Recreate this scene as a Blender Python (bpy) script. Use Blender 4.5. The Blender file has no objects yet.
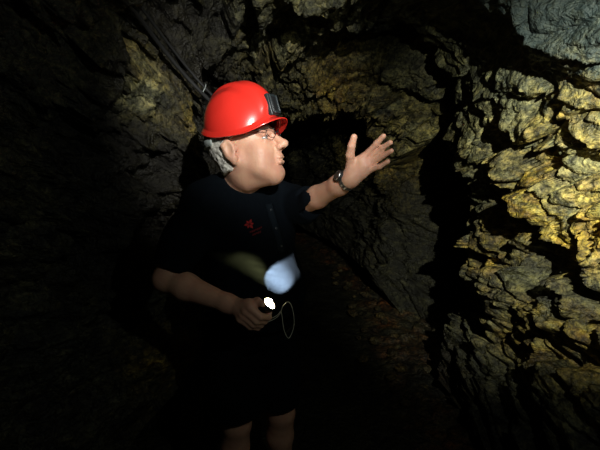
import bpy, bmesh, math, random
import numpy as np
from mathutils import Vector, Matrix

random.seed(7)
C = bpy.context.scene.collection
SC = bpy.context.scene

# ------------------------------------------------------------------ camera
CAM_Z, PITCH, F_PX = 1.55, math.radians(9.0), 430.0
cd = bpy.data.cameras.new('camera')
cd.sensor_fit = 'HORIZONTAL'; cd.sensor_width = 36.0
cd.lens = 36.0 * F_PX / 600.0
cd.clip_start = 0.05
cam = bpy.data.objects.new('camera', cd); C.objects.link(cam)
cam.location = (0, 0, CAM_Z)
cam.rotation_euler = (math.radians(90) - PITCH, 0, 0)
SC.camera = cam

# ------------------------------------------------------------------ world, lamps, exposure
w = bpy.data.worlds.new('world'); SC.world = w
w.use_nodes = True
w.node_tree.nodes['Background'].inputs[0].default_value = (0, 0, 0, 1)
w.node_tree.nodes['Background'].inputs[1].default_value = 0.0
SC.view_settings.view_transform = 'Standard'
SC.view_settings.look = 'None'
SC.view_settings.gamma = 1.0
SC.view_settings.exposure = 0.0
SC.view_settings.use_curve_mapping = False

def spot(name, loc, target, watts, cone, blend, size, col):
    l = bpy.data.lights.new(name, 'SPOT'); l.energy = watts
    l.spot_size = math.radians(cone); l.spot_blend = blend
    l.shadow_soft_size = size; l.color = col
    o = bpy.data.objects.new(name, l); C.objects.link(o)
    o.location = loc
    o.rotation_euler = (Vector(target) - Vector(loc)).to_track_quat('-Z', 'Y').to_euler()
    return o

def P(px, py, Y):
    """point at world depth Y seen at a pixel of the photograph"""
    a = (px - 300.0) / F_PX; b = (225.0 - py) / F_PX
    d = np.array([a, math.cos(PITCH) + b * math.sin(PITCH), -math.sin(PITCH) + b * math.cos(PITCH)])
    return np.array([0, 0, CAM_Z]) + d * (Y / d[1])

# head lamp of the photographer's companion, standing right of the camera; only the beam is its light
LAMP = (0.52, 0.12, 1.88)
spot('cap_lamp_beam', LAMP, (1.04, 1.62, 1.50), 235, 56, 1.0, 0.010, (0.97, 1.0, 0.82))
spot('left_fill', LAMP, (-.45, 2.0, 1.6), 6.5, 150, 0.6, 0.010, (0.9, 1.0, 0.9))  # added broad fill, lifts the left wall and lower rock out of black
spot('head_fill', (0.26, 0.02, 2.04), (-0.02, 1.42, 1.83), 160, 42, 1.0, 0.012, (1.0, 0.99, 0.93))  # added fill near the camera for his head, helmet highlight and raised hand

# ------------------------------------------------------------------ noise
def _h(ix, iy, iz, s):
    n = (ix.astype(np.int64) * 374761393 + iy.astype(np.int64) * 668265263 + iz.astype(np.int64) * 2147483647 + s * 1274126177) & 0xffffffff
    n = ((n ^ (n >> 13)) * 1274126177) & 0xffffffff
    n = ((n ^ (n >> 16)) * 2246822519) & 0xffffffff
    n = n ^ (n >> 15)
    return (n & 0xffffff).astype(np.float32) / float(0xffffff)

def vnoise(p, s=0):
    """smooth value noise in -1..1 at points p (N,3)"""
    i = np.floor(p).astype(np.int64); f = (p - i).astype(np.float32)
    u = f * f * f * (f * (f * 6 - 15) + 10)
    r = 0
    for a in (0, 1):
        wa = u[:, 0] if a else 1 - u[:, 0]
        for b in (0, 1):
            wb = u[:, 1] if b else 1 - u[:, 1]
            for c in (0, 1):
                wc = u[:, 2] if c else 1 - u[:, 2]
                r = r + wa * wb * wc * _h(i[:, 0] + a, i[:, 1] + b, i[:, 2] + c, s)
    return r * 2 - 1

def fbm(p, octv=4, s=0, gain=0.5):
    r = 0; a = 1.0; t = 0
    for o in range(octv):
        r = r + a * vnoise(p * (2.03 ** o) + 17.3 * o, s + o); t += a; a *= gain
    return r / t

def ridged(p, octv=4, s=0):
    r = 0; a = 1.0; t = 0
    for o in range(octv):
        r = r + a * (1 - np.abs(vnoise(p * (2.07 ** o) + 9.1 * o, s + o)) * 2); t += a; a *= 0.5
    return r / t

def blocks(p, s=0):
    """faceted blocks: every cell has its own offset and tilt; also the distance to the cell's border"""
    i = np.floor(p).astype(np.int64)
    d1 = np.full(len(p), 9.0, np.float32); d2 = d1.copy(); v = np.zeros(len(p), np.float32)
    for a in (-1, 0, 1):
        for b in (-1, 0, 1):
            for c in (-1, 0, 1):
                jx, jy, jz = i[:, 0] + a, i[:, 1] + b, i[:, 2] + c
                fx = p[:, 0] - (jx + _h(jx, jy, jz, s)); fy = p[:, 1] - (jy + _h(jx, jy, jz, s + 1)); fz = p[:, 2] - (jz + _h(jx, jy, jz, s + 2))
                d = np.sqrt(fx * fx + fy * fy + fz * fz).astype(np.float32)
                h0 = _h(jx, jy, jz, s + 3) - .5
                t = h0 + 1.1 * (fx * (_h(jx, jy, jz, s + 4) - .5) + fy * (_h(jx, jy, jz, s + 5) - .5) + fz * (_h(jx, jy, jz, s + 6) - .5))
                m = d < d1
                d2 = np.where(m, d1, np.minimum(d2, d))
                v = np.where(m, t, v); d1 = np.where(m, d, d1)
    return v, d2 - d1

def sstep(a, b, x):
    t = np.clip((x - a) / (b - a), 0, 1); return t * t * (3 - 2 * t)

# ------------------------------------------------------------------ materials
def mat(name, col, rough=0.6, metal=0.0, spec=0.5, emit=None, estr=0.0, coat=0.0, sss=0.0):
    m = bpy.data.materials.new(name); m.use_nodes = True
    b = m.node_tree.nodes['Principled BSDF']
    b.inputs['Base Color'].default_value = (*col, 1)
    b.inputs['Roughness'].default_value = rough
    b.inputs['Metallic'].default_value = metal
    b.inputs['Specular IOR Level'].default_value = spec
    if coat: b.inputs['Coat Weight'].default_value = coat; b.inputs['Coat Roughness'].default_value = 0.17
    if sss:
        b.inputs['Subsurface Weight'].default_value = sss; b.inputs['Subsurface Scale'].default_value = 0.006
        b.inputs['Subsurface Radius'].default_value = (1, .35, .2)
    if emit: b.inputs['Emission Color'].default_value = (*emit, 1); b.inputs['Emission Strength'].default_value = estr
    return m

def vary(m, scale, amount, dark, bump=0.0, bscale=None, detail=4):
    """mottle a material's colour with noise and give it a fine relief"""
    nt = m.node_tree; N = nt.nodes; L = nt.links; b = N['Principled BSDF']
    tc = N.new('ShaderNodeTexCoord')
    n = N.new('ShaderNodeTexNoise'); n.inputs['Scale'].default_value = scale; n.inputs['Detail'].default_value = detail
    L.new(tc.outputs['Object'], n.inputs['Vector'])
    mx = N.new('ShaderNodeMix'); mx.data_type = 'RGBA'
    base = tuple(b.inputs['Base Color'].default_value)
    mx.inputs[6].default_value = base; mx.inputs[7].default_value = (*dark, 1)
    r = N.new('ShaderNodeMapRange'); r.inputs[1].default_value = .35; r.inputs[2].default_value = .7; r.inputs[4].default_value = amount
    L.new(n.outputs['Fac'], r.inputs[0]); L.new(r.outputs[0], mx.inputs[0]); L.new(mx.outputs[2], b.inputs['Base Color'])
    if bump:
        n2 = N.new('ShaderNodeTexNoise'); n2.inputs['Scale'].default_value = bscale or scale * 4; n2.inputs['Detail'].default_value = 3
        L.new(tc.outputs['Object'], n2.inputs['Vector'])
        bp = N.new('ShaderNodeBump'); bp.inputs['Strength'].default_value = bump; bp.inputs['Distance'].default_value = 0.002
        L.new(n2.outputs['Fac'], bp.inputs['Height']); L.new(bp.outputs[0], b.inputs['Normal'])
    return m

def rock_material(name='wet_mine_rock'):
    m = bpy.data.materials.new(name); m.use_nodes = True
    nt = m.node_tree; N = nt.nodes; L = nt.links; b = N['Principled BSDF']
    geo = N.new('ShaderNodeNewGeometry')
    def noise(sc, det=6, dist=0.0, stretch=None, rough=.6):
        n = N.new('ShaderNodeTexNoise'); n.inputs['Scale'].default_value = sc; n.inputs['Detail'].default_value = det
        n.inputs['Distortion'].default_value = dist; n.inputs['Roughness'].default_value = rough
        if stretch:
            mp = N.new('ShaderNodeMapping'); mp.inputs['Scale'].default_value = stretch; mp.inputs['Rotation'].default_value = (.6, .2, 0)
            L.new(geo.outputs['Position'], mp.inputs['Vector']); L.new(mp.outputs[0], n.inputs['Vector'])
        else: L.new(geo.outputs['Position'], n.inputs['Vector'])
        return n.outputs['Fac']
    def ramp(fac, stops):
        r = N.new('ShaderNodeValToRGB'); e = r.color_ramp.elements
        while len(e) < len(stops): e.new(0.5)
        for k, (pos, c) in enumerate(stops): e[k].position = pos; e[k].color = (*c, 1)
        L.new(fac, r.inputs[0]); return r.outputs[0]
    def mix(fac, a, c, mode='MIX'):
        x = N.new('ShaderNodeMix'); x.data_type = 'RGBA'; x.blend_type = mode
        if isinstance(fac, float): x.inputs[0].default_value = fac
        else: L.new(fac, x.inputs[0])
        for s, v in ((6, a), (7, c)):
            if isinstance(v, tuple): x.inputs[s].default_value = (*v, 1)
            else: L.new(v, x.inputs[s])
        return x.outputs[2]
    def math_(op, a, c, clamp=False):
        x = N.new('ShaderNodeMath'); x.operation = op; x.use_clamp = clamp
        for s, v in ((0, a), (1, c)):
            if isinstance(v, (int, float)): x.inputs[s].default_value = v
            else: L.new(v, x.inputs[s])
        return x.outputs[0]
    def attr(nm):
        a = N.new('ShaderNodeAttribute'); a.attribute_name = nm; return a.outputs['Fac']
    grey = ramp(noise(5, 8, .6, (1, 1, 2.2)), [(.32, (.018, .021, .020)), (.45, (.07, .073, .058)), (.56, (.17, .168, .10)), (.68, (.32, .31, .18))])
    olive = ramp(noise(11, 7, .4), [(.3, (.05, .048, .02)), (.5, (.17, .155, .055)), (.7, (.32, .29, .13))])
    col = mix(math_('MULTIPLY', ramp(noise(2.3, 4, .5), [(.42, (0, 0, 0)), (.62, (1, 1, 1))]), .55), grey, olive)
    och = ramp(noise(16, 7, .5), [(.25, (.22, .10, .015)), (.42, (.50, .28, .03)), (.56, (.88, .60, .07)), (.75, (.92, .78, .25))])
    om = math_('MULTIPLY', attr('ochre'), math_('MULTIPLY_ADD', noise(9, 5, .8), 4.2, True), True)
    # MULTIPLY_ADD needs a third value: (noise*3.2 - 1.0)
    N_last = [n for n in N if n.type == 'MATH' and n.operation == 'MULTIPLY_ADD'][-1]; N_last.inputs[2].default_value = -1.2; N_last.use_clamp = True
    col = mix(om, col, och)
    pale = ramp(noise(14, 6, .3), [(.3, (.19, .20, .12)), (.6, (.42, .42, .26))])
    col = mix(attr('pale'), col, pale)
    rust = ramp(noise(18, 5, .3), [(.35, (.06, .018, .008)), (.65, (.26, .08, .02))])
    col = mix(attr('rust'), col, rust)
    dk = ramp(noise(30, 9, .9, None, .7), [(.40, (.10, .10, .09)), (.50, (.8, .8, .8)), (.60, (1.5, 1.45, 1.25))])
    col = mix(.9, col, dk, 'MULTIPLY')
    st = ramp(noise(7.5, 9, 1.4, (1, 1, 1.7), .68), [(.38, (.12, .14, .14)), (.49, (.75, .78, .75)), (.60, (1.3, 1.25, 1.05))])
    col = mix(.85, col, st, 'MULTIPLY')
    col = mix(attr('mud'), col, (.012, .010, .007))  # dark mud colour, also used to paint shade into the rock
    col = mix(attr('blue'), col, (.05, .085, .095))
    L.new(col, b.inputs['Base Color'])
    rr = ramp(noise(7, 4), [(.35, (.42,) * 3), (.7, (.8,) * 3)])
    L.new(rr, b.inputs['Roughness']); b.inputs['Specular IOR Level'].default_value = .45
    b1 = N.new('ShaderNodeBump'); b1.inputs['Strength'].default_value = .9; b1.inputs['Distance'].default_value = .012
    L.new(noise(38, 8, .5, (1, 1, 1.6)), b1.inputs['Height'])
    vo = N.new('ShaderNodeTexVoronoi'); vo.inputs['Scale'].default_value = 26; vo.inputs['Detail'].default_value = 2; vo.inputs['Randomness'].default_value = 1
    nv_ = N.new('ShaderNodeTexNoise'); nv_.inputs['Scale'].default_value = 9; nv_.inputs['Detail'].default_value = 4; L.new(geo.outputs['Position'], nv_.inputs['Vector'])
    va = N.new('ShaderNodeVectorMath'); va.operation = 'MULTIPLY_ADD'; va.inputs[1].default_value = (.16, .16, .16); L.new(nv_.outputs['Color'], va.inputs[0]); L.new(geo.outputs['Position'], va.inputs[2]); L.new(va.outputs[0], vo.inputs['Vector'])
    b3 = N.new('ShaderNodeBump'); b3.inputs['Strength'].default_value = .8; b3.inputs['Distance'].default_value = .018; b3.invert = True
    L.new(vo.outputs['Distance'], b3.inputs['Height']); L.new(b1.outputs[0], b3.inputs['Normal'])
    b2 = N.new('ShaderNodeBump'); b2.inputs['Strength'].default_value = .7; b2.inputs['Distance'].default_value = .004
    L.new(noise(140, 6), b2.inputs['Height']); L.new(b3.outputs[0], b2.inputs['Normal'])
    L.new(b2.outputs[0], b.inputs['Normal'])
    return m

ROCK = rock_material()
M_SKIN = vary(mat('skin', (.61, .35, .235), .46, spec=.4, sss=.15), 28, .55, (.52, .23, .17), .35, 160)
M_HAIR = vary(mat('grey_hair', (.75, .73, .66), .6), 90, .8, (.22, .21, .18), 1.0, 300)
M_SHIRT = vary(mat('navy_pique_cloth', (.0030, .0048, .0072), .95, spec=.06), 60, .5, (.0018, .003, .005), .5, 700)
M_COLLAR = vary(mat('navy_collar_rib', (.0045, .008, .012), .9, spec=.1), 80, .5, (.003, .005, .008), .5, 500)
M_SHORTS = vary(mat('dark_navy_twill', (.0045, .0055, .007), .95, spec=.08), 60, .5, (.0025, .003, .0045), .5, 500)
M_RED = vary(mat('red_helmet_plastic', (.72, .030, .02), .30, spec=.5, coat=1.0), 30, .25, (.62, .022, .014), .08, 60)
M_REDTHREAD = mat('red_thread', (.42, .012, .012), .7)
M_REDTHREAD2 = mat('dull_red_thread', (.16, .006, .010), .8)
M_BLACK = mat('black_plastic', (.012, .013, .014), .4)
M_BRACKET = vary(mat('grey_clip_plastic', (.022, .030, .033), .4), 60, .5, (.012, .016, .018))
M_STRAP = vary(mat('pale_grey_webbing', (.42, .47, .45), .7), 120, .5, (.30, .33, .32), .3, 400)
M_STEEL = mat('brushed_steel', (.30, .30, .29), .4, metal=1)
M_EYEW = mat('eye_white', (.35, .31, .28), .15)
M_IRIS = mat('dark_iris', (.03, .03, .035), .1)
M_GLASS = mat('spectacle_lens', (.9, .9, .9), .05)
M_GLASS.node_tree.nodes['Principled BSDF'].inputs['Transmission Weight'].default_value = 1
M_LENS = mat('lit_torch_lens', (1, .9, .6), .3, emit=(1, .83, .48), estr=60)
M_LEATHER = vary(mat('brown_boot_leather', (.06, .035, .02), .6), 40, .5, (.03, .018, .01), .3, 200)
M_RUBBER = mat('black_rubber', (.015, .015, .015), .7)
M_CORD = mat('pale_cord', (.5, .48, .38), .6)
M_WHITEBTN = mat('dark_button', (.02, .025, .03), .3)

# ------------------------------------------------------------------ mesh helpers
def grid_obj(name, pts, nu, nv, m, flip=False, parent=None, attrs=None, smooth=True, wrap=False):
    """pts (nu*nv,3), index u*nv+v"""
    u = np.arange(nu - (0 if wrap else 1)); v = np.arange(nv - 1)
    U, V = np.meshgrid(u, v, indexing='ij'); U2 = (U + 1) % nu
    q = np.stack([U * nv + V, U2 * nv + V, U2 * nv + V + 1, U * nv + V + 1], -1).reshape(-1, 4)
    if flip: q = q[:, ::-1]
    return raw_mesh(name, pts, q, m, parent, attrs, smooth)

def raw_mesh(name, pts, quads, m, parent=None, attrs=None, smooth=True):
    me = bpy.data.meshes.new(name)
    me.vertices.add(len(pts)); me.vertices.foreach_set('co', np.ascontiguousarray(pts, np.float32).ravel())
    me.loops.add(quads.size); me.loops.foreach_set('vertex_index', np.ascontiguousarray(quads, np.int32).ravel())
    me.polygons.add(len(quads))
    me.polygons.foreach_set('loop_start', np.arange(0, quads.size, 4, dtype=np.int32))
    me.polygons.foreach_set('loop_total', np.full(len(quads), 4, np.int32))
    me.update(calc_edges=True); me.validate()
    me.polygons.foreach_set('use_smooth', np.full(len(me.polygons), smooth, bool))
    for k, a in (attrs or {}).items():
        at = me.attributes.new(k, 'FLOAT', 'POINT'); at.data.foreach_set('value', np.ascontiguousarray(a, np.float32))
    me.materials.append(m); me.update()
    o = bpy.data.objects.new(name, me); C.objects.link(o)
    if parent: o.parent = parent; o.matrix_parent_inverse = parent.matrix_basis.inverted()
    return o

def link_mesh(name, bm, m, parent=None, smooth=True):
    me = bpy.data.meshes.new(name); bm.normal_update(); bm.to_mesh(me); bm.free()
    me.polygons.foreach_set('use_smooth', [smooth] * len(me.polygons))
    me.materials.append(m)
    o = bpy.data.objects.new(name, me); C.objects.link(o)
    if parent: o.parent = parent; o.matrix_parent_inverse = parent.matrix_basis.inverted()
    return o

def tube(name, pts, r, m, parent=None, n=8, closed=False):
    """round tube along a list of points; r a number or one radius per point"""
    pts = [Vector(p) for p in pts]; K = len(pts)
    rs = [r] * K if isinstance(r, (int, float)) else r
    out = []; nrm = None
    for i, p in enumerate(pts):
        if closed: t = (pts[(i + 1) % K] - pts[i - 1]).normalized()
        else: t = (pts[min(i + 1, K - 1)] - pts[max(i - 1, 0)]).normalized()
        if nrm is None: nrm = t.orthogonal().normalized()
        nrm = (nrm - t * nrm.dot(t)).normalized(); bn = t.cross(nrm)
        for k in range(n):
            a = 2 * math.pi * k / n
            out.append(p + (nrm * math.cos(a) + bn * math.sin(a)) * rs[i])
    bm = bmesh.new(); vs = [bm.verts.new(v) for v in out]
    for i in range(K if closed else K - 1):
        j = (i + 1) % K
        for k in range(n): bm.faces.new([vs[i * n + k], vs[i * n + (k + 1) % n], vs[j * n + (k + 1) % n], vs[j * n + k]])
    if not closed:
        bm.faces.new([vs[k] for k in range(n)][::-1]); bm.faces.new([vs[(K - 1) * n + k] for k in range(n)])
    return link_mesh(name, bm, m, parent)

def spline(cps, n):
    """Catmull-Rom through control points, n samples per span"""
    c = [np.array(p, float) for p in cps]; c = [2 * c[0] - c[1]] + c + [2 * c[-1] - c[-2]]; out = []
    for i in range(1, len(c) - 2):
        for k in range(n):
            t = k / n
            out.append(.5 * (2 * c[i] + (c[i + 1] - c[i - 1]) * t + (2 * c[i - 1] - 5 * c[i] + 4 * c[i + 1] - c[i + 2]) * t * t + (-c[i - 1] + 3 * c[i] - 3 * c[i + 1] + c[i + 2]) * t ** 3))
    out.append(c[-2]); return out

def tag(o, label=None, cat=None, group=None, kind=None):
    if label: o['label'] = label
    if cat: o['category'] = cat
    if group: o['group'] = group
    if kind: o['kind'] = kind
    return o

def empty(name, loc, label, cat, group=None):
    o = bpy.data.objects.new(name, None); C.objects.link(o); o.location = loc; o.empty_display_size = .1
    return tag(o, label, cat, group)

# ------------------------------------------------------------------ the mine tunnel
AX_Z = 1.1
def lerp(Y, xs, ys): 
    return np.interp(Y, xs, ys)
def soft(Y, xs, ys, w=0.10):
    return sum(lerp(Y + d * w, xs, ys) for d in (-1, -.5, 0, .5, 1)) / 5.0
def centre_x(Y): return -0.085 * np.clip(Y - 4.2, 0, None) ** 1.7

def stain(p, px, py, wall_x, r, sq=(1, 1, 1)):
    """gaussian patch round the place where the ray through a pixel meets the plane x = wall_x"""
    d = P(px, py, 1.0) - np.array([0, 0, CAM_Z]); c = np.array([0, 0, CAM_Z]) + d * (wall_x / d[0])
    return blob(p, c, r, sq)
def blob(p, c, r, sq=(1, 1, 1)):
    q = (p - np.array(c)) / (np.array(sq) * r); return np.exp(-(q * q).sum(1))

def tunnel(Y, th):
    """tunnel wall for arrays of distance and angle (0 = right, 90 = up, 180 = left)"""
    XR = soft(Y, [-1, .4, 1.2, 1.7, 2.2, 2.6, 3.2, 3.8, 4.6, 9], [1.25, 1.25, 1.10, 1.0, .93, .93, .98, .84, .90, .85])
    XL = soft(Y, [-1, .5, 1.4, 1.75, 1.98, 2.15, 2.35, 2.9, 3.6, 4.5, 9], [1.0, 1.0, .98, .80, .57, .55, .80, .85, .55, .50, .5], .05)
    UP = soft(Y, [-1, 1.0, 1.9, 2.6, 3.1, 3.6, 4.0, 9], [1.25, 1.25, 1.15, 1.14, 1.04, .80, 1.05, .95], .06)
    c, s = np.cos(th), np.sin(th)
    a = np.where(c > 0, XR, XL); b = np.where(s > 0, UP, 1.7)
    n = np.where(c > 0, 2.7 + 2.0 * sstep(1.5, 2.0, Y) * sstep(3.4, 3.1, Y), 2.7)
    r = (np.abs(c / a) ** n + np.abs(s / b) ** n) ** (-1 / n)
    cx = centre_x(Y)
    p = np.stack([cx + r * c, Y, AX_Z + r * s], 1).astype(np.float64)
    right = sstep(.0, .5, c); left = sstep(.0, .5, -c); roof = sstep(.35, .8, s)
    # warp so that strata run diagonally
    q = p + 0.22 * np.stack([vnoise(p * 1.7, 31), vnoise(p * 1.7, 32), vnoise(p * 1.7, 33)], 1)
    ca, sa = math.cos(.65), math.sin(.65)
    y2 = q[:, 1] * ca + q[:, 2] * sa; z2 = -q[:, 1] * sa + q[:, 2] * ca
    z2l = q[:, 1] * sa + q[:, 2] * ca; y2l = q[:, 1] * ca - q[:, 2] * sa
    lm = left > .3
    y2 = np.where(lm, y2l, y2); z2 = np.where(lm, z2l, z2)
    qs = np.stack([q[:, 0], y2, z2], 1)
    d = 0.10 * fbm(p * 1.5, 4, 3)                                        # big bulges
    v1, e1 = blocks(qs * np.array([2.6, 2.2, 4.2]), 40)
    v2, e2 = blocks(qs * np.array([6.5, 6, 11]) + 5.1, 60)
    v3, e3 = blocks(qs * np.array([17, 15, 26]) + 9.7, 80)
    calm = 1 - .62 * right * sstep(1.55, 1.85, p[:, 2]) * sstep(2.9, 2.4, Y)
    d += calm * (0.145 * v1 + 0.075 * v2 + 0.032 * v3)
    d += 0.05 * np.exp(-(e1 / .10) ** 2) * (vnoise(p * 3, 12) > -.1) + 0.02 * np.exp(-(e2 / .10) ** 2)
    d -= calm * 0.030 * ridged(qs * np.array([4, 3, 9]), 4, 7)
    d += 0.020 * fbm(p * 22, 3, 22)
    # named features (positive = carved into the rock, negative = standing out)
    Z = p[:, 2]
    wob = .12 * vnoise(p * np.array([1, 1, 2.2]), 90)
    yg = Y + wob
    # side heading behind the right-hand buttress
    gw = .17 + .50 * sstep(1.62, 1.35, Z)
    g = np.exp(-(np.abs(yg - 3.40 + .67 * sstep(1.3, 2.1, Z)) / gw) ** 4) * sstep(-.1, .35, Z)
    d += right * g * (0.75 + .5 * np.exp(-((Z - 1.1) / .5) ** 2))
    # cracks across the bright face: (px,py)->(px,py), width, depth
    O = np.array([0, 0, CAM_Z])
    def W(px, py, x=.98):
        k = P(px, py, 1.0) - O; return O + k * (x / k[0])
    def crack(a, b, wd, dp, x=.98):
        A, B = W(*a, x), W(*b, x); AB = (B - A)[1:]; pw = p[:, 1:] + .035 * np.stack([vnoise(p * 9, 71), vnoise(p * 9, 72)], 1)
        t = np.clip(((pw - A[1:]) @ AB) / (AB @ AB), 0, 1)
        dd = np.linalg.norm(pw - (A[1:] + t[:, None] * AB), axis=1)
        return right * dp * np.exp(-(dd / wd) ** 2)
    d += crack((566, 95), (548, 135), .025, .10)
    d += crack((548, 135), (532, 150), .02, .07)
    d += crack((568, 135), (566, 172), .03, .12)
    d += crack((566, 172), (596, 196), .035, .13)
    d += crack((578, 188), (562, 208), .045, .14)
    d += crack((500, 190), (535, 265), .06, .16)
    d += crack((520, 215), (600, 330), .035, .12)
    d += crack((515, 255), (560, 330), .03, .10)
    d += crack((470, 60), (500, 150), .03, .08)
    d += crack((500, 150), (520, 200), .035, .10)
    d += crack((470, 215), (478, 330), .06, .14)
    d += crack((540, 350), (600, 370), .04, .10)
    # the roof outcrop above the helmet, lintel over the way on, and buttress on the left
    d -= .12 * blob(p, (-.12, 2.75, 2.12), .30, (1, 1.1, 1))
    d -= .10 * blob(p, (.35, 3.3, 2.1), .35, (1.5, .8, 1))
    d -= left * .10 * blob(p, (-.62, 1.98, 1.75), .30, (1, .7, 1.6))
    d -= left * .12 * sstep(.9, .2, Z) * sstep(1.5, 1.9, Y)
    # rubble foot on the right beyond the heading
    d -= right * .16 * sstep(1.0, .35, Z) * sstep(3.4, 4.2, Y)
    r2 = r + np.clip(d, -.35, 1.6) * sstep(-.6, .3, Y + 1.2)
    p2 = np.stack([cx + r2 * c, Y, AX_Z + r2 * s], 1)
    p2[:, 1] += .05 * vnoise(p * 5, 51) + .03 * vnoise(p * 12, 52)
    oc = (.26 * right * sstep(.8, 1.2, Z) * sstep(1.85, 1.55, Z) * sstep(3.0, 2.4, Y) * (1 + 1.5 * vnoise(p * 5, 131)) + 1.9 * stain(p, 592, 150, 1.0, .16, (2, 1, 1.5)) + 2.2 * stain(p, 556, 160, 1.0, .14, (2, 1, 1.6)) + 1.1 * stain(p, 513, 212, .98, .10, (2, 1.3, 1))
          + .8 * stain(p, 535, 185, .98, .14, (2, 1, 1)) + .8 * stain(p, 590, 215, .98, .10, (2, 1, 1)) + .6 * stain(p, 478, 262, .95, .14, (2, 1.6, 1)) + .7 * stain(p, 496, 150, .95, .14, (2, 1, 1.3))
          + .6 * stain(p, 520, 345, .98, .16, (2, 2, .7)) + .5 * stain(p, 575, 345, .98, .15, (2, 2, .8)) + .5 * blob(p, (-.12, 2.6, 2.1), .28) + .6 * blob(p, (.25, 3.2, 2.15), .2)
          + .6 * stain(p, 400, 95, .9, .35, (2, 2, 1)) + .55 * stain(p, 375, 160, .85, .6, (2, 2, .6)) + .5 * blob(p, (-.61, 1.71, 1.88), .12) + .8 * blob(p, (-.48, 1.93, 1.78), .10) + .6 * blob(p, (-.62, 1.80, .56), .2))
    pa = (.55 * stain(p, 570, 120, 1.0, .25, (2, 1.4, 1.2)) + .5 * stain(p, 560, 170, 1.0, .2, (2, 1.4, 1.2)) + .55 * stain(p, 500, 100, .95, .35, (2, 1.2, 1.3)) + .6 * blob(p, (-.15, 2.75, 2.15), .22)
          + .8 * stain(p, 358, 45, .8, .25, (2, 2, 1)) + .4 * stain(p, 490, 350, .98, .2, (2, 1, 1.5)) + .5 * stain(p, 470, 180, .95, .3, (2, 1, 1.2))
          + 1.6 * blob(p, (-.61, 1.71, 1.88), .09, (2, 1, 1)) + 1.1 * blob(p, (-.10, 2.5, 2.2), .24) + .3 * blob(p, (-.48, 1.93, 1.75), .12))
    ru = .6 * stain(p, 385, 290, 1.0, .6, (2, 3, .5)) * 1.0 + .4 * blob(p, (.9, 2.6, .1), .6)
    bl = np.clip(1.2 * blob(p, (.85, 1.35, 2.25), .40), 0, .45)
    mu = np.maximum.reduce([.75 * sstep(1.0, .3, Z), .8 * np.clip(1.5 * blob(p, (.85, 1.35, 2.25), .42), 0, 1), right * .40 * np.clip(2.2 * vnoise(p * 3.1, 141), 0, 1) * (1 - np.clip(1.5 * stain(p, 575, 160, 1.0, .25, (2, 1, 1)), 0, 1)), left * (.62 + .31 * sstep(1.45, 1.7, Y) * sstep(.8, 1.1, Z)) * (1 - np.clip(2.2 * blob(p, (-.61, 1.71, 1.88), .10, (2, 1, 1)) + .9 * blob(p, (-.48, 1.93, 1.75), .12) + .6 * blob(p, (-.62, 1.80, .56), .2), 0, 1)), right * .8 * sstep(1.55, 1.2, Z) * sstep(3.2, 3.6, Y), .6 * sstep(3.7, 4.1, Y) * sstep(.6, .1, c)])  # mud low down; shade painted on upper-right slab, left wall and far rock
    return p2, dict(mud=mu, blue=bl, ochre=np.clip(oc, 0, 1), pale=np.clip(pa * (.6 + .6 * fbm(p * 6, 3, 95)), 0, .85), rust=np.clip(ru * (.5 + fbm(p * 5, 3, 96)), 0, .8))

Ys = np.concatenate([np.arange(-1.2, .9, .03), np.arange(.9, 3.6, .0085), np.arange(3.6, 5.2, .018), np.arange(5.2, 8.6, .04)])
def shell(name, t0, t1, step, flip=False):
    n = int((t1 - t0) / step) + 1
    th = np.radians(np.linspace(t0, t1, n)); A, B = np.meshgrid(Ys, th, indexing='ij')
    p, at = tunnel(A.ravel(), B.ravel())
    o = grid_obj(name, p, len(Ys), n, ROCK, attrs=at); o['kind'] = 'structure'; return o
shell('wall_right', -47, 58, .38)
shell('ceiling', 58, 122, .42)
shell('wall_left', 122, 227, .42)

def floor():
    ys = np.concatenate([np.arange(-1.2, 1.4, .04), np.arange(1.4, 4, .015), np.arange(4, 8.6, .04)]); xs = np.arange(-1.5, 1.75, .015)
    A, B = np.meshgrid(ys, xs, indexing='ij'); Y, X = A.ravel(), B.ravel(); X = X + centre_x(Y)
    p = np.stack([X, Y, np.zeros_like(X)], 1)
    xx = X - centre_x(Y)
    v, e = blocks(p * np.array([9, 9, 9.]), 101)
    side = sstep(.35, .85, np.abs(xx - .1))
    p[:, 2] = .02 * fbm(p * 3, 4, 102) + .014 * fbm(p * 16, 3, 103) + side * (.05 + .06 * v) - .015
    flat = np.exp(-(((xx + .2) / .30) ** 4 + ((Y - 1.68) / .32) ** 4)); p[:, 2] = p[:, 2] * (1 - flat)
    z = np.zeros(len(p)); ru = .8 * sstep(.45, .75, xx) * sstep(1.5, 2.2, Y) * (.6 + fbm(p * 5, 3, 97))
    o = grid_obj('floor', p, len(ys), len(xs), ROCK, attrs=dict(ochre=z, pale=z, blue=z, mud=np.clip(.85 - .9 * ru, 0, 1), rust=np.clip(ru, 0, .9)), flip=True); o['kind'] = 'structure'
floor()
#@@OBJECTS
# ------------------------------------------------------------------ smooth solids (people, clothes) from blended round forms
def nrm(v): v = np.array(v, float); return v / np.linalg.norm(v)

class Solid:
    def __init__(self): self.p = []
    def cone(self, a, b, ra, rb, k=.02, sub=False):
        a, b = np.array(a, float), np.array(b, float)
        self.p.append(('c', a, b, ra, rb, k, sub, (a + b) / 2, np.linalg.norm(b - a) / 2 + max(ra, rb))); return self
    def chain(self, pts, rs, k=.01):
        for i in range(len(pts) - 1): self.cone(pts[i], pts[i + 1], rs[i], rs[i + 1], k)
        return self
    def ell(self, c, r, R=None, k=.02, sub=False):
        """R: rows are the ellipsoid's axes in the world"""
        c = np.array(c, float); R = np.eye(3) if R is None else np.array(R, float)
        self.p.append(('e', c, np.array(r, float), R, None, k, sub, c, max(r))); return self

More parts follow.
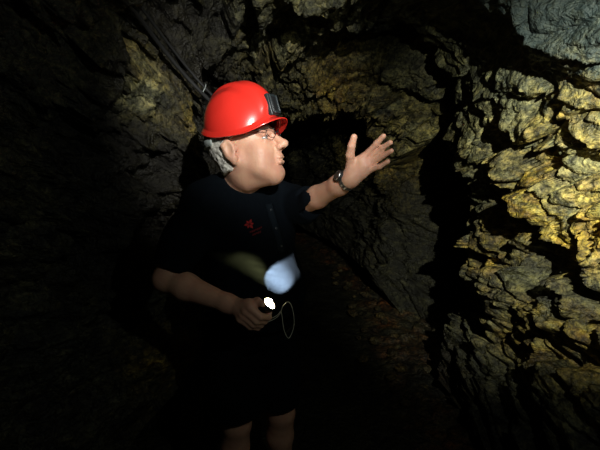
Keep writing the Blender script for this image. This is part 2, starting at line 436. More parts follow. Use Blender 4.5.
def smin_eval(S):
    """evaluator with a proper smooth union"""
    def f(p, near=None, reach=0):
        d = np.full(len(p), 1.0)
        for q in S.p:
            if near is not None and np.linalg.norm(near - q[7]) > reach + q[8] + q[5] + .03: continue
            if q[0] == 'c':
                a, b, ra, rb = q[1:5]; ab = b - a; pa = p - a
                t = np.clip((pa @ ab) / max(ab @ ab, 1e-12), 0, 1)
                e = np.linalg.norm(pa - t[:, None] * ab, axis=1) - (ra + (rb - ra) * t)
            else:
                l = (p - q[1]) @ q[3].T; k0 = np.linalg.norm(l / q[2], axis=1); k1 = np.linalg.norm(l / q[2] ** 2, axis=1)
                e = k0 * (k0 - 1) / np.maximum(k1, 1e-6)
            k = q[5]
            if q[6]:
                h = np.clip(.5 - .5 * (d + e) / k, 0, 1); d = d + (-e - d) * h + k * h * (1 - h)
            else:
                h = np.clip(.5 + .5 * (d - e) / k, 0, 1); d = d + (e - d) * h - k * h * (1 - h)
        return d
    return f

def surface(name, f, lo, hi, h, m, parent=None, nb=20, slack=1.5):
    """mesh of the zero level of f (surface nets, only in the blocks near the surface)"""
    lo = np.array(lo, float); n = np.ceil((np.array(hi) - lo) / h).astype(int) + 2
    G = n + nb + 2
    nblk = np.ceil(n / nb).astype(int)
    VID, VP, Q = [], [], []
    half = nb * h / 2 * math.sqrt(3)
    ax = np.arange(nb + 1)
    I, J, K = np.meshgrid(ax, ax, ax, indexing='ij'); base = np.stack([I, J, K], -1).reshape(-1, 3)
    for bi in range(nblk[0]):
        for bj in range(nblk[1]):
            for bk in range(nblk[2]):
                o = np.array([bi, bj, bk]) * nb; c = lo + (o + nb / 2) * h
                if abs(f(c[None], c, half * slack)[0]) > half * slack + 2 * h: continue
                D = f(lo + (base + o) * h, c, half).reshape(nb + 1, nb + 1, nb + 1)
                s = D < 0
                if s.all() or not s.any(): continue
                # one vertex per active cell
                cnt = np.zeros((nb,) * 3); acc = np.zeros((nb, nb, nb, 3))
                for d in range(3):
                    for a in (0, 1):
                        for b in (0, 1):
                            o1 = [0, 0, 0]; o1[(d + 1) % 3] = a; o1[(d + 2) % 3] = b; o2 = list(o1); o2[d] = 1
                            v1 = D[o1[0]:o1[0] + nb, o1[1]:o1[1] + nb, o1[2]:o1[2] + nb]; v2 = D[o2[0]:o2[0] + nb, o2[1]:o2[1] + nb, o2[2]:o2[2] + nb]
                            x = (v1 < 0) != (v2 < 0); t = np.where(x, v1 / np.where(x, v1 - v2, 1), 0)
                            cnt += x
                            for e in range(3):
                                acc[..., e] += np.where(x, t if e == d else o1[e], 0)
                act = cnt > 0; ii = np.argwhere(act); gl = ii + o
                pos = lo + (gl + acc[act] / cnt[act][:, None]) * h
                VID.append((gl[:, 0] * G[1] + gl[:, 1]) * G[2] + gl[:, 2]); VP.append(pos)
                st = (G[1] * G[2], G[2], 1)
                for d in range(3):
                    A = s[:nb, :nb, :nb]; o2 = [0, 0, 0]; o2[d] = 1
                    B = s[o2[0]:o2[0] + nb, o2[1]:o2[1] + nb, o2[2]:o2[2] + nb]
                    for fl in (0, 1):
                        e = np.argwhere((A & ~B) if fl else (~A & B))
                        if not len(e): continue
                        g = e + o; idx = (g[:, 0] * G[1] + g[:, 1]) * G[2] + g[:, 2]
                        u, v = st[(d + 1) % 3], st[(d + 2) % 3]
                        q = np.stack([idx - u - v, idx - v, idx, idx - u], 1)
                        Q.append(q if fl else q[:, ::-1])
    vid = np.concatenate(VID); vp = np.concatenate(VP); q = np.concatenate(Q)
    uid, first = np.unique(vid, return_index=True); vp = vp[first]
    k = np.searchsorted(uid, q); k = np.clip(k, 0, len(uid) - 1); ok = (uid[k] == q).all(1)
    return raw_mesh(name, vp, k[ok], m, parent)

# ------------------------------------------------------------------ the man: skeleton
YAW = math.radians(52)                                   # chest turned from the tunnel wall towards us
FW = np.array([math.cos(YAW), -math.sin(YAW), 0]); RT = np.array([-math.sin(YAW), -math.cos(YAW), 0]); UPV = np.array([0, 0, 1.0])
BF = np.stack([FW, RT, UPV])                             # rows: forward, his right, up
pelvis = P(250, 338, 1.60); neck0 = P(240, 190, 1.50)
shR = P(207, 203, 1.40); shL = P(280, 201, 1.62)
elR = P(166, 279, 1.36); wrR = P(236, 307, 1.255)
elL = P(303, 205, 1.50); wrL = P(350, 179, 1.29)
chest = P(250, 232, 1.53); belly = P(254, 288, 1.535)
hipR = pelvis + RT * .085 - UPV * .03; hipL = pelvis - RT * .085 - UPV * .03
knR = P(237, 423, 1.57); knL = knR - RT * .18 + FW * .05
anR = np.array([knR[0] - .02, knR[1] + .05, .10]); anL = np.array([knL[0], knL[1] + .06, .10])

HYAW, HPIT, HS = math.radians(17), math.radians(18), 1.07
hf = np.array([math.cos(HYAW) * math.cos(HPIT), -math.sin(HYAW) * math.cos(HPIT), math.sin(HPIT)])
hr = np.array([-math.sin(HYAW), -math.cos(HYAW), 0]); hu = np.cross(hr, hf); hu = hu if hu[2] > 0 else -hu
HO = P(245, 146, 1.40)
HB = np.stack([hf, hr, hu])                              # rows: face forward, his right, up
def H(x, y, z): return HO + HS * (np.array([x, y, z]) @ HB)

def head(S):
    e = lambda c, r, k=.02, sub=False: S.ell(H(*c), [v * HS for v in r], HB, k, sub)
    c = lambda a, b, ra, rb, k=.015, sub=False: S.cone(H(*a), H(*b), ra * HS, rb * HS, k, sub)
    e((-.012, 0, .036), (.098, .077, .086))
    e((.035, 0, -.035), (.058, .060, .080), .03)
    for s in (1, -1):
        c((-.005, .056 * s, -.045), (.062, .026 * s, -.102), .020, .019, .03)          # jaw
        c((.052, .034 * s, -.040), (.044, .040 * s, -.078), .030, .024, .025)          # cheek and jowl
    c((.070, -.009, -.106), (.070, .009, -.106), .018, .018, .02)                     # chin
    c((-.01, 0, -.085), (.055, 0, -.112), .048, .024, .03)                            # under the chin
    for s in (1, -1):
        e((.091, .030 * s, -.002), (.017, .020, .013), .012, True)                     # eye socket
        c((.086, .014 * s, .018), (.076, .045 * s, .014), .010, .009, .012)            # brow
        c((.084, .018 * s, -.011), (.080, .040 * s, -.012), .006, .005, .008)          # lower lid
        c((.088, .017 * s, .007), (.081, .041 * s, .004), .0055, .0045, .006)          # upper lid
    c((.090, 0, .006), (.117, 0, -.030), .0085, .0115, .012)                          # nose
    e((.119, 0, -.033), (.0125, .0125, .011), .008)
    for s in (1, -1):
        e((.107, .013 * s, -.037), (.011, .008, .009), .006)
        e((.107, .0065 * s, -.046), (.005, .0035, .005), .003, True)
    c((.080, 0, -.045), (.086, 0, -.060), .020, .018, .015)                           # upper lip mound
    c((.0975, -.012, -.0670), (.0975, .012, -.0670), .0062, .0062, .007)
    c((.0935, -.012, -.0790), (.0935, .012, -.0790), .0072, .0072, .007)
    c((.1045, 0, -.0725), (.094, .026, -.0745), .0034, .0030, .003, True); c((.1045, 0, -.0725), (.094, -.026, -.0745), .0034, .0030, .003, True)          # mouth line
    for s in (1, -1):                                                                  # nose-mouth fold
        c((.098, .021 * s, -.040), (.086, .031 * s, -.072), .003, .002, .005, True)
    for s in (1, -1):                                                                  # ears
        y = .080 * s
        c((-.012, y, -.045), (-.016, y + .008 * s, .004), .009, .012, .008)
        e((-.014, y + .008 * s, -.010), (.019, .009, .032), .006); c((-.028, y - .006 * s, -.02), (-.026, y + .012 * s, .006), .006, .008, .006)
        e((-.009, y + .018 * s, -.006), (.012, .008, .022), .004, True)
        c((-.006, y + .003 * s, -.036), (-.008, y + .004 * s, -.040), .009, .008, .006)
        c((.004, y, -.012), (.004, y, -.008), .006, .006, .005)
    S.cone(H(-.022, 0, -.06), neck0 + UPV * .0 - FW * .01, .056 * HS, .066, .035)

def seg(S, pts, rs, k=.02): S.chain(pts, rs, k)

# left hand, open, palm towards us; fingers from pixels of the photograph with their own depths
HL = dict(
    thumb=[(351.5, 166, 1.285), (350, 155, 1.262), (351.5, 146, 1.248), (354, 137, 1.240)],
    index=[(361, 161, 1.275), (369, 152, 1.262), (376.5, 143.5, 1.240), (383.5, 136, 1.222)],
    middle=[(364, 165, 1.275), (374, 155.5, 1.262), (382.5, 148, 1.238), (390.3, 142.5, 1.214)],
    ring=[(363.5, 168.5, 1.277), (374.5, 161.5, 1.262), (383.5, 155.5, 1.236), (391.5, 151, 1.212)],
    little=[(361.5, 173, 1.280), (371, 169.5, 1.268), (380, 166.5, 1.246), (388, 161.5, 1.226)])
TRAD = dict(thumb=[.0155, .0128, .0110, .0092], index=[.0125, .0098, .0086, .0074], middle=[.0125, .0098, .0086, .0074],
            ring=[.0125, .0094, .0082, .0070], little=[.0120, .0088, .0077, .0066])

# torch: axis points out of the lens, up, to the right and a little towards us
TL = P(269.5, 303.5, 1.225); TA = nrm((.60, -.24, .70))
TU = nrm(np.cross(TA, (0, 0, 1))); TV = np.cross(TA, TU)      # TU roughly sideways, TV up/away
def T(s, ang, r): return TL + TA * s + (TU * math.cos(ang) + TV * math.sin(ang)) * r

def right_hand(S):
    # back of the hand faces us; fingers close round the torch and come back under the thumb
    left = nrm(wrR - TL); a0 = math.atan2(left @ TV, left @ TU)
    toward = nrm(np.array([0, 0, CAM_Z]) - TL); a1 = math.atan2(toward @ TV, toward @ TU)
    sgn = 1 if ((a1 - a0 + math.pi) % (2 * math.pi) - math.pi) > 0 else -1
    for i, (s, r, kn) in enumerate(((-.034, .0100, .036), (-.053, .0102, .038), (-.071, .0096, .036), (-.087, .0084, .033))):
        pts = [wrR * .80 + T(s, a0 + sgn * .3, .05) * .20, T(s, a0 + sgn * .75, kn + .012), T(s, a0 + sgn * 1.75, kn - .004), T(s, a0 + sgn * 2.9, .026), T(s, a0 + sgn * 3.9, .0245), T(s, a0 + sgn * 4.7, .025)]
        S.chain(pts, [.017, .0135, r * 1.08, r, r * .92, r * .8], .006)
    pm = (wrR + T(-.06, a0 + sgn * .4, .035)) / 2
    S.chain([wrR, pm, T(-.045, a0 + sgn * .35, .040), T(-.075, a0 + sgn * .35, .038)], [.024, .024, .020, .018], .015)
    S.chain([wrR * .6 + TL * .4 - TA * .03, T(-.030, a0 - sgn * .25, .030), T(-.016, a0 + sgn * .35, .029), T(-.004, a0 + sgn * 1.0, .0255)], [.017, .0135, .0110, .0090], .008)

def body_solid():
    S = Solid()
    head(S)
    # trunk (under the clothes)
    S.ell(chest + UPV * .02, (.115, .165, .19), BF, .04)
    S.ell(belly + FW * .01, (.145, .160, .17), BF, .05)
    S.ell(pelvis, (.115, .155, .12), BF, .05)
    S.cone(shR, shL, .052, .052, .05); S.cone(neck0, chest, .066, .09, .05)
    # arms
    dR = nrm(wrR - elR)
    seg(S, [shR, shR * .5 + elR * .5, elR], [.054, .048, .041])
    seg(S, [elR, elR + (wrR - elR) * .3, wrR - dR * .03, wrR], [.041, .043, .028, .026])
    seg(S, [shL, shL * .5 + elL * .5, elL], [.052, .044, .037])
    seg(S, [elL, elL + (wrL - elL) * .35, elL + (wrL - elL) * .8, wrL], [.035, .0355, .0300, .0262])
    # open left hand
    hl = {k: [P(*q) for q in v] for k, v in HL.items()}
    for k, v in hl.items():
        S.chain(v, TRAD[k], .004)
        S.cone(wrL * .75 + v[0] * .25, v[0], .020, .0150, .012)
    S.chain([wrL, hl['middle'][0] * .6 + hl['ring'][0] * .4], [.0255, .019], .012)
    S.cone(hl['index'][0], hl['little'][0] , .0150, .0145, .010)
    S.cone(hl['index'][1] * .5 + hl['index'][0] * .5, hl['little'][1] * .5 + hl['little'][0] * .5, .0110, .0105, .008)
    S.cone(hl['thumb'][0], hl['index'][0], .0125, .0110, .010)
    right_hand(S)
    # legs
    for hp, kn, an in ((hipR, knR, anR), (hipL, knL, anL)):
        seg(S, [hp, hp * .5 + kn * .5, kn], [.088, .075, .056], .03)
        seg(S, [kn, kn + (an - kn) * .3 - FW * .012, an + (kn - an) * .25, an], [.054, .056, .038, .036], .02)
        S.chain([an, an + FW * .02 - UPV * .045, an + FW * .15 - UPV * .065], [.036, .040, .030], .02)
    return S

man = empty('person', (pelvis[0], pelvis[1], 0), 'grey-haired man in navy polo shirt and dark shorts, one hand raised toward the rock', 'person')
BS = body_solid(); bf = smin_eval(BS)
body = surface('body', bf, (-.62, 1.08, -.02), (.34, 1.86, 1.88), .0030, M_SKIN, man)

# eyes
for s in (1, -1):
    bm = bmesh.new(); bmesh.ops.create_uvsphere(bm, u_segments=20, v_segments=14, radius=.0125 * HS)
    bmesh.ops.translate(bm, verts=bm.verts, vec=Vector(H(.0755, .030 * s, -.002))); ey = link_mesh('eye', bm, M_EYEW, man)
    bm = bmesh.new(); bmesh.ops.create_uvsphere(bm, u_segments=14, v_segments=8, radius=.0060 * HS)
    bmesh.ops.translate(bm, verts=bm.verts, vec=Vector(H(.0828, .031 * s, -.001))); link_mesh('iris', bm, M_IRIS, ey)

# hair: short, round the back and sides below the helmet
HS_ = Solid(); HS_.ell(H(-.012, 0, .036), [v * HS for v in (.098, .077, .086)], HB, .02); HS_.cone(H(-.018, 0, -.01), H(-.024, 0, -.07), .078 * HS, .062 * HS, .02); headf = smin_eval(HS_)
def hair_f(p, near=None, reach=0):
    d = headf(p, near, reach) - .0065 - .004 * fbm(p * 90, 2, 201)
    l = (p - HO) @ HB.T / HS
    x, y, z = l[:, 0], l[:, 1], l[:, 2]
    lim = -.030 + .045 * sstep(.0, .035, z) + .006 * vnoise(p * 60, 205) + .006 * vnoise(p * 140, 206)   # front edge of the hair
    cut = np.maximum.reduce([(x - lim), (-.062 + .006 * vnoise(p * 80, 207) - z), z - .07])
    return np.maximum(d, cut * HS)
surface('hair', hair_f, HO - .17, HO + .17, .0028, M_HAIR, man, slack=2.2)
# eyebrows
for s in (1, -1):
    tube('eyebrow', [H(.096, .013 * s, .019), H(.095, .026 * s, .024), H(.084, .045 * s, .020)], [.0018, .0022, .0010], M_HAIR, man)

# ------------------------------------------------------------------ clothes
FOLD = P(268, 266, 1.34)
def plane_cut(p, c, n): return (p - c) @ n
def shirt_f(p, near=None, reach=0):
    d = sf(p, near, reach)
    z = p[:, 2]
    l = (p - belly) @ BF.T
    d = d - .006 * np.sin(z * 62 + 3.2 * vnoise(p * np.array([7, 7, 4.]), 301) + l[:, 1] * 14) * sstep(1.20, 1.02, z) * sstep(.80, .9, z) - .007 * vnoise(p * np.array([11, 11, 6.]), 302) - .003 * vnoise(p * 26, 303)
    fd = np.exp(-((p - FOLD) ** 2).sum(1) / .06 ** 2); d = d - .0035 * fd * np.sin((z + .25 * (p[:, 0] - FOLD[0])) * 290)
    cut = np.maximum.reduce([z * -1 + .815 + .006 * vnoise(p * 8, 304),
        np.minimum(.071 - np.linalg.norm(np.cross(p - neck0, nk_n), axis=1), (p - neck0) @ nk_n + .05),
        plane_cut(p, neck0 + UPV * .055, UPV),
        np.where((p @ -RT) > (shL @ -RT) - .06, plane_cut(p, cuffL, cuffN), -1),
        np.where((p @ RT) > (shR @ RT) - .03, plane_cut(p, cuffR, nrm(elR - shR)), -1)])
    d = np.maximum(d, cut)
    return d
nk_n = nrm(UPV - FW * .10)
cuffL = elL + (wrL - elL) * .16; cuffN = nrm(nrm(wrL - elL) + .35 * nrm(elL - shL)); cuffR = shR + (elR - shR) * .84
S2 = Solid()
S2.ell(chest + UPV * .02, (.132, .182, .205), BF, .05)
S2.ell(belly + FW * .012, (.168, .182, .19), BF, .06)
S2.ell(pelvis + UPV * .03 - FW * .005, (.150, .178, .14), BF, .06)
S2.cone(shR, shL, .066, .066, .05); S2.cone(neck0 - FW * .01, chest, .080, .10, .06)
S2.cone(shR, neck0, .058, .07, .05); S2.cone(shL, neck0, .058, .07, .05)
S2.chain([shR, shR * .5 + elR * .5, elR], [.072, .069, .066], .03)
S2.chain([shL, shL * .5 + elL * .5, elL, elL + (wrL - elL) * .30], [.068, .064, .058, .056], .03)
sf = smin_eval(S2)
shirt = surface('polo_shirt', shirt_f, (-.60, 1.10, .72), (.22, 1.86, 1.62), .0042, M_SHIRT, man)

def on_shirt(px, py, off=.0):
    """point of the shirt seen at a pixel"""
    o = np.array([0, 0, CAM_Z]); d = nrm(P(px, py, 1.0) - o); t = 1.0
    for _ in range(60): t += .8 * shirt_f((o + d * t)[None])[0]
    q = o + d * t; e = .004
    n = nrm([shirt_f((q + e * v)[None])[0] - shirt_f((q - e * v)[None])[0] for v in np.eye(3)])
    return q + n * off, n

# collar: folded band round the neck, open at the front
def collar():
    nu, nv = 72, 7; pts = []
    cen = neck0 + UPV * .010
    for i in range(nu):
        a = math.radians(14 + (360 - 28) * i / (nu - 1))       # from the front opening round the back
        fr = math.cos(a)
        out = FW * math.cos(a) + RT * math.sin(a)
        f2 = sstep(.35, 1.0, np.array(fr)).item()
        for j in range(nv):
            t = j / (nv - 1)
            # top fold stands at the neck, the leaf falls outwards; the points reach down at the front
            rad = .072 + .022 * t + .012 * f2 * (1 - t) + .016 * f2 * t
            z = .042 * (1 - t ** 1.4) - .002 * t - f2 * (.045 + .035 * t) + (.012 if fr < 0 else 0) * (-fr) * 1.2
            side = RT * (math.sin(a) * .012 * t)
            pts.append(cen + out * rad + UPV * z + side + FW * .004)
    o = grid_obj('collar', np.array(pts), nu, nv, M_COLLAR, parent=shirt)
    sm = o.modifiers.new('thickness', 'SOLIDIFY'); sm.thickness = .004; sm.offset = 0
    return o
collar()
# placket strip with buttons below the collar
pl = []
for k in range(9):
    q, n = on_shirt(268.5 + k * 1.7, 204 + k * 6, .0015); pl.append(q)
pc = spline(pl, 2); strip = []
for i, q in enumerate(pc):
    t = nrm(pc[min(i + 1, len(pc) - 1)] - pc[max(i - 1, 0)]); s_ = nrm(np.cross(t, FW))
    for w_ in (-.014, -.007, .0, .007, .014): strip.append(q + s_ * w_ + FW * (.003 if abs(w_) < .012 else -.002))
po = grid_obj('placket', np.array(strip), len(pc), 5, M_COLLAR, parent=shirt); po.modifiers.new('t', 'SOLIDIFY').thickness = .003
for k in (1, 4, 7):
    bm = bmesh.new(); bmesh.ops.create_cone(bm, cap_ends=True, segments=14, radius1=.0055, radius2=.0045, depth=.003)
    bmesh.ops.transform(bm, verts=bm.verts, matrix=Matrix.Translation(Vector(pl[k] + FW * .005)) @ Vector(FW).to_track_quat('Z', 'Y').to_matrix().to_4x4())
    link_mesh('button', bm, M_WHITEBTN, po)

# embroidered red mark and the dull line of lettering beneath it
def patch(name, polys, m):
    """polys: pixel outlines laid on the shirt as thin raised embroidery"""
    bm = bmesh.new()
    for poly in polys:
        vs = []
        for (x, y) in poly:
            q, n = on_shirt(x, y, .0040); vs.append(bm.verts.new(Vector(q)))
        bm.faces.new(vs)
    bmesh.ops.solidify(bm, geom=bm.faces[:], thickness=.0012)
    return link_mesh(name, bm, m, shirt, smooth=False)
petals = []
for k, (ln, wd) in enumerate(((5.6, 1.3), (4.6, 1.2), (5.4, 1.3), (4.4, 1.2), (5.6, 1.3), (4.6, 1.2))):
    a = math.radians(70 + k * 60); c0 = (249.0, 224.2)
    dx, dy = math.cos(a), -math.sin(a)
    petals.append([(c0[0] + dx * .5, c0[1] + dy * .5), (c0[0] + dx * ln * .55 - dy * wd, c0[1] + dy * ln * .55 + dx * wd), (c0[0] + dx * ln, c0[1] + dy * ln), (c0[0] + dx * ln * .55 + dy * wd, c0[1] + dy * ln * .55 - dx * wd)])
patch('embroidered_emblem', petals, M_REDTHREAD)
bars = []
for row, (x0, y0, n) in enumerate(((249.5, 231.2, 7), (252.0, 233.8, 5))):
    for k in range(n):
        x = x0 + k * 1.75; y = y0 - k * .72
        hgt = 2.0 if (k + row) % 3 else 1.5
        bars.append([(x, y), (x + 1.4, y - .5), (x + 1.4, y - .5 + hgt), (x, y + hgt)])
patch('embroidered_lettering', bars, M_REDTHREAD2)

# shorts
def shorts_f(p, near=None, reach=0):
    d = hf_(p, near, reach) - .006 * vnoise(p * np.array([9, 9, 4.]), 311) - .003 * vnoise(p * 24, 312)
    l = (p - pelvis) @ BF.T
    cut = np.maximum(p[:, 2] - .90, hem - p[:, 2])
    legs = np.abs((p - (knR + knL) / 2) @ RT)
    return np.maximum(d, cut)
hem = P(237, 414, 1.55)[2]
S3 = Solid()
S3.ell(pelvis, (.135, .170, .13), BF, .05)
for hp, kn in ((hipR, knR), (hipL, knL)):
    S3.chain([hp, hp * .5 + kn * .5, kn - UPV * .05], [.104, .098, .088], .03)
hf_ = smin_eval(S3)
shorts = surface('shorts', shorts_f, (-.50, 1.25, .42), (.16, 1.90, .95), .0050, M_SHORTS, man)
wb = []
for k in range(48):
    a = 2 * math.pi * k / 48; wb.append(pelvis + FW * math.cos(a) * .137 + RT * math.sin(a) * .172 + UPV * (.045 - .0 * math.cos(a)))
tube('belt', wb, .012, M_BLACK, shorts, closed=True)

# boots (below the picture's lower edge, carrying him)
for an in (anR, anL):
    B_ = Solid(); g = np.array([an[0], an[1], 0])
    B_.chain([g + UPV * .16, g + UPV * .07], [.052, .055], .02)
    B_.chain([g + UPV * .055 - FW * .03, g + FW * .09 + UPV * .05, g + FW * .17 + UPV * .042], [.052, .050, .042], .03)
    f0 = smin_eval(B_)
    f1 = lambda p, near=None, reach=0, f0=f0: np.maximum(np.maximum(f0(p, near, reach), .012 - p[:, 2]), p[:, 2] - .175)
    bt = surface('boot', f1, g + (-.26, -.30, -.01), g + (.26, .26, .2), .005, M_LEATHER, man)
    f2 = lambda p, near=None, reach=0, f0=f0: np.maximum(f0(p, near, reach) - .005, np.maximum(p[:, 2] - .026, .002 - p[:, 2]))
    surface('sole', f2, g + (-.26, -.30, -.01), g + (.26, .26, .05), .005, M_RUBBER, bt)

# ------------------------------------------------------------------ hard hat
hat = empty('hard_hat', H(-.005, 0, .05), 'red safety helmet on the grey-haired man, with a dark lamp clip at the front', 'helmet')
CYAW, CPIT = math.radians(28), math.radians(5)
cf = np.array([math.cos(CYAW) * math.cos(CPIT), -math.sin(CYAW) * math.cos(CPIT), math.sin(CPIT)])
cr = np.array([-math.sin(CYAW), -math.cos(CYAW), 0]); cu = np.cross(cr, cf); cu = cu if cu[2] > 0 else -cu
CO = P(240.5, 124, 1.40)
def K(x, y, z): return CO + cf * x + cr * y + cu * z
def rim(a):
    """radius and height of the shell's lower edge at angle a (0 = front)"""
    c = math.cos(a)
    r = 1 / math.sqrt((math.cos(a) / .120) ** 2 + (math.sin(a) / .102) ** 2)
    brim = max(0, c) ** 5
    z = -.043 * (1 - max(0, c) ** 5) * (1 - .85 * max(0, -c) ** 2) - .004 + .004 * brim
    return r, brim, z
def dome(a, t):
    """t 0 = brim edge .. 1 = top"""
    r, brim, z = rim(a); c = math.cos(a); s = math.sin(a)
    H_ = .120
    if t < .10:                                        # brim and rain gutter
        u = t / .10; rr = r * 1.035 + .004 + brim * .030 * (1 - u) + (1 - u) * .002; zz = z + .004 * u - brim * .004 * (1 - u)
    elif t < .17:
        u = (t - .10) / .07; rr = r * 1.035 + .004 - .007 * u; zz = z + .004 + .010 * u
    else:
        u = (t - .17) / .83; b = u * math.pi / 2
        rr = (r * 1.035 - .0045) * math.cos(b) ** (.82 + .16 * max(0, c)); zz = z * (1 - u) + .014 + (H_ - .014) * math.sin(b) ** 1.02
    x, y = rr * c, rr * s
    if t > .17:                                       # raised centre crest with rolled edges and side flutes
        w_ = .030 + .010 * max(0, c); k = 1 / (1 + math.exp((abs(y) - w_) / .0022))
        zz += .0085 * k * min(1, (t - .17) * 9)
        if x > 0: x += .004 * k * min(1, (t - .17) * 9)
        fl = math.exp(-((abs(y) - .066) / .012) ** 2) * min(1, (t - .17) * 7) * max(0, 1 - abs(x + .01) / .1); zz += .0060 * fl
    return K(x, y, zz)
nu, nv = 220, 90
pts = np.array([dome(2 * math.pi * i / nu, (j / (nv - 1)) ** 1.0 * .9995) for i in range(nu) for j in range(nv)])
sh = grid_obj('shell', pts, nu, nv, M_RED, parent=hat, wrap=True)
sm = sh.modifiers.new('thickness', 'SOLIDIFY'); sm.thickness = .0032; sm.offset = -1
# front lamp clip
def box_bm(c, ax, sz, bev=.003):
    bm = bmesh.new(); bmesh.ops.create_cube(bm, size=1)
    M = Matrix([[ax[0][r] * sz[0], ax[1][r] * sz[1], ax[2][r] * sz[2], c[r]] for r in range(3)] + [[0, 0, 0, 1]])
    bmesh.ops.transform(bm, verts=bm.verts, matrix=M)
    bmesh.ops.bevel(bm, geom=bm.edges[:], offset=bev, segments=2, affect='EDGES', profile=.6); return bm
tg = nrm(np.array(dome(0, .42)) - np.array(dome(0, .15))); nn = nrm(np.cross(cr, tg)); nn = nn if nn @ cf > 0 else -nn
mid = (np.array(dome(0, .42)) + np.array(dome(0, .15))) / 2 + nn * .005
br = link_mesh('lamp_bracket', box_bm(mid, (nn, cr, tg), (.014, .046, .066)), M_BRACKET, hat)
link_mesh('bracket_slot', box_bm(mid + nn * .008, (nn, cr, tg), (.006, .026, .048), .002), M_BLACK, br)
link_mesh('bracket_tab', box_bm(mid + nn * .010 - tg * .026, (nn, cr, tg), (.010, .034, .008), .002), M_BRACKET, br)
for s in (1, -1): link_mesh('bracket_rail', box_bm(mid + nn * .009 + cr * .019 * s, (nn, cr, tg), (.008, .005, .056), .0015), M_BRACKET, br)
# headband and nape strap
def band(name, a0, a1, z0, z1, rs, m, par):
    n = 40; pp = []
    for i in range(n):
        a = math.radians(a0 + (a1 - a0) * i / (n - 1)); r = 1 / math.sqrt((math.cos(a) / .110) ** 2 + (math.sin(a) / .090) ** 2) * rs
        for z in (z0, (z0 + z1) / 2, z1): pp.append(K(r * math.cos(a) - .004, r * math.sin(a), z - .012 * (-math.cos(a) > .3) * (-math.cos(a) - .3)))
    o = grid_obj(name, np.array(pp), n, 3, m, parent=par); x = o.modifiers.new('t', 'SOLIDIFY'); x.thickness = .0025; return o
band('headband', 0, 360, -.004, .018, 1.0, M_STRAP, hat)
band('nape_strap', 112, 248, -.064, -.034, 1.13, M_STRAP, hat)

# ------------------------------------------------------------------ spectacles
gl = empty('eyeglasses', H(.10, 0, 0), 'thin dark-framed spectacles on the face of the man in the red helmet', 'glasses')
for s in (1, -1):
    ring = [H(.108 - .010 * abs(.5 + .5 * math.cos(a)) , s * (.034 + .022 * math.cos(a)), .004 + .014 * math.sin(a)) for a in [2 * math.pi * k / 28 for k in range(28)]]
    tube('lens_rim', ring, .0010, M_BLACK, gl, closed=True)
    c = H(.1065, s * .034, 0)
    tube('temple_arm', [H(.099, s * .057, .012), H(.090, s * .072, .016), H(.040, s * .086, .024), H(-.012, s * .090, .028), H(-.03, s * .088, .020)], .0015, M_BLACK, gl)
tube('nose_bridge', [H(.106, .011, .004), H(.110, 0, .007), H(.106, -.011, .004)], .0013, M_BLACK, gl)

# ------------------------------------------------------------------ wristwatch
ad = nrm(wrL - elL); u1 = nrm(np.cross(ad, (0, 0, 1))); u2 = np.cross(ad, u1)
wc = wrL - ad * .012
watch = empty('wristwatch', wc, 'dark wristwatch with steel bracelet on the raised wrist', 'watch')
ring = []; n = 44
for k in range(n):
    a = 2 * math.pi * k / n; r_ = .0295
    for z in (-.008, -.004, .004, .008): ring.append(wc + ad * z + (u1 * math.cos(a) + u2 * math.sin(a)) * (r_ + (.002 if abs(z) < .006 else 0) + .0012 * (k % 2)))
st = grid_obj('bracelet', np.array(ring), n, 4, M_STEEL, parent=watch, wrap=True, smooth=False); st.modifiers.new('t', 'SOLIDIFY').thickness = .0022
def watch_disc(name, off, r, h, m, par):
    dirv = nrm(-u1 * 0 + nrm(P(341, 168, 1.25) - wrL) - ad * (nrm(P(341, 168, 1.25) - wrL) @ ad))
    bm = bmesh.new(); bmesh.ops.create_cone(bm, cap_ends=True, segments=32, radius1=r, radius2=r * .92, depth=h)
    bmesh.ops.transform(bm, verts=bm.verts, matrix=Matrix.Translation(Vector(wc + dirv * off)) @ Vector(dirv).to_track_quat('Z', 'Y').to_matrix().to_4x4())
    return link_mesh(name, bm, m, par, smooth=False)
cs = watch_disc('watch_case', .034, .018, .009, M_BLACK, watch)
watch_disc('bezel', .039, .0165, .003, M_STEEL, cs)

# ------------------------------------------------------------------ hand torch, lit
torch = empty('hand_torch', TL - TA * .06, 'small lit torch in the lowered hand, shining up at the shirt', 'torch')
def lathe(name, prof, m, par, n=36):
    pp = [TL + TA * s + (TU * math.cos(2 * math.pi * k / n) + TV * math.sin(2 * math.pi * k / n)) * r for k in range(n) for (s, r) in prof]
    return grid_obj(name, np.array(pp), n, len(prof), m, parent=par, wrap=True)
barrel = lathe('barrel', [(-.125, .001), (-.125, .012), (-.122, .0145), (-.10, .0150), (-.03, .0150), (-.024, .0165), (-.018, .0175)], M_BLACK, torch)
hd = lathe('torch_head', [(-.020, .0160), (-.017, .0210), (-.004, .0225), (.002, .0225), (.002, .0195), (-.003, .0190)], M_BLACK, torch)
lathe('lens', [(-.003, .0191), (-.001, .0188), (.0015, .012), (.0025, .0004)], M_LENS, torch)
src = TL + TA * .008
spot('torch_beam', src, P(276, 285, 1.36), 170, 32, .35, .004, (.95, .98, 1.0))
spot('torch_spill', src, P(250, 282, 1.36), 20, 50, .7, .004, (1.0, .78, .25))
# wrist cord of the torch
c0 = TL - TA * .012 + TU * .0
cordp = spline([T(-.118, 1.0, .010), P(276, 318, 1.25), P(283, 306, 1.255), P(288.5, 302, 1.27), P(292.5, 309, 1.28), P(294, 325, 1.29), P(289, 338, 1.285), P(284, 330, 1.27), P(281, 312, 1.262), P(276, 316, 1.25), T(-.112, 1.4, .012)], 6)
tube('wrist_cord', cordp, .0011, M_CORD, torch, n=6)

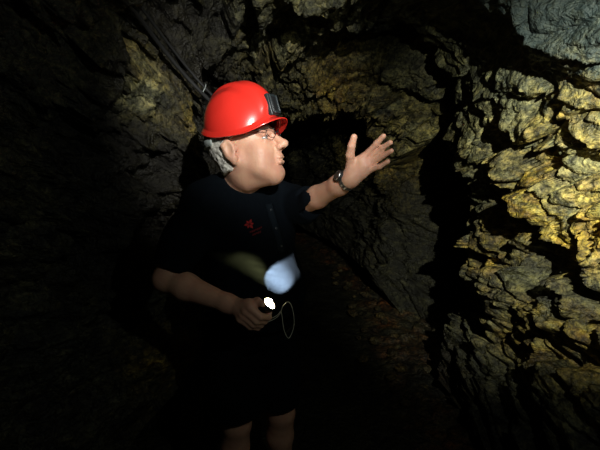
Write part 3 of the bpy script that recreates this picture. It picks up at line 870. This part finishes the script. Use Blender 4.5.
# ------------------------------------------------------------------ cables under the roof
for k, (cp, r_, lb) in enumerate((
    ([P(104, -22, 1.36), P(116, -8, 1.42), P(135, 12, 1.56), P(160, 45, 1.73), P(184, 74, 1.84), P(202, 93, 1.89), P(216, 106, 1.95), P(240, 124, 2.15)], .0085, 'thick black cable sagging behind the red helmet, lower of two'),
    ([P(110, -26, 1.37), P(122, -12, 1.43), P(142, 9, 1.57), P(167, 42, 1.74), P(190, 71, 1.85), P(208, 91, 1.90), P(222, 104, 1.96), P(245, 121, 2.16)], .0055, 'thin black cable sagging behind the red helmet, upper of two'))):
    o = tube('power_cable', spline(cp, 8), r_, M_RUBBER, n=10); tag(o, lb, 'cable', 'cables under the mine roof')
    if k == 1:
        tk = tube('cable_tie', [P(203, 92, 1.87), P(205, 88, 1.88), P(206, 84, 1.89)], .0018, M_STRAP, o, n=6)

# ------------------------------------------------------------------ loose stones along the foot of the right-hand wall
def stone_mesh(seed):
    bm = bmesh.new(); bmesh.ops.create_icosphere(bm, subdivisions=4, radius=1)
    co = np.array([v.co for v in bm.verts]); v, e = blocks(co * 1.3 + seed * 7.7, 400 + seed); d = 1 + .35 * v + .08 * fbm(co * 3 + seed, 3, 410)
    for vv, c_, d_ in zip(bm.verts, co, d): vv.co = Vector(c_ * d_ * np.array([1, .8, .62]))
    me = bpy.data.meshes.new('stone'); bm.to_mesh(me); bm.free()
    for nm in ('ochre', 'pale', 'rust', 'mud'):
        at = me.attributes.new(nm, 'FLOAT', 'POINT'); at.data.foreach_set('value', np.full(len(me.vertices), {'ochre': .25, 'pale': .1, 'rust': .3, 'mud': .55}[nm], np.float32))
    me.materials.append(ROCK); return me
SM = [stone_mesh(k) for k in range(5)]
rnd = random.Random(3)
spots = []
for k in range(34):
    Y = 2.5 + 3.2 * (k / 34) ** 1.2 + rnd.uniform(-.05, .05)
    x = .62 + rnd.uniform(-.16, .20)
    s = rnd.uniform(.018, .05)
    if any((x - a) ** 2 + (Y - b) ** 2 < (s + c_) ** 2 * 2.2 for a, b, c_ in spots): continue
    spots.append((x, Y, s))
for k, (x, Y, s) in enumerate(spots):
    o = bpy.data.objects.new('stone', SM[k % 5]); C.objects.link(o)
    o.location = (x + float(centre_x(np.array(Y))), Y, .03 + s * .35); o.scale = (s, s, s); o.rotation_euler = (rnd.uniform(-.3, .3), rnd.uniform(-.3, .3), rnd.uniform(0, 6))
    tag(o, 'small loose stone in the dark rubble along the right foot of the tunnel', 'stone', 'loose stones by the right wall')
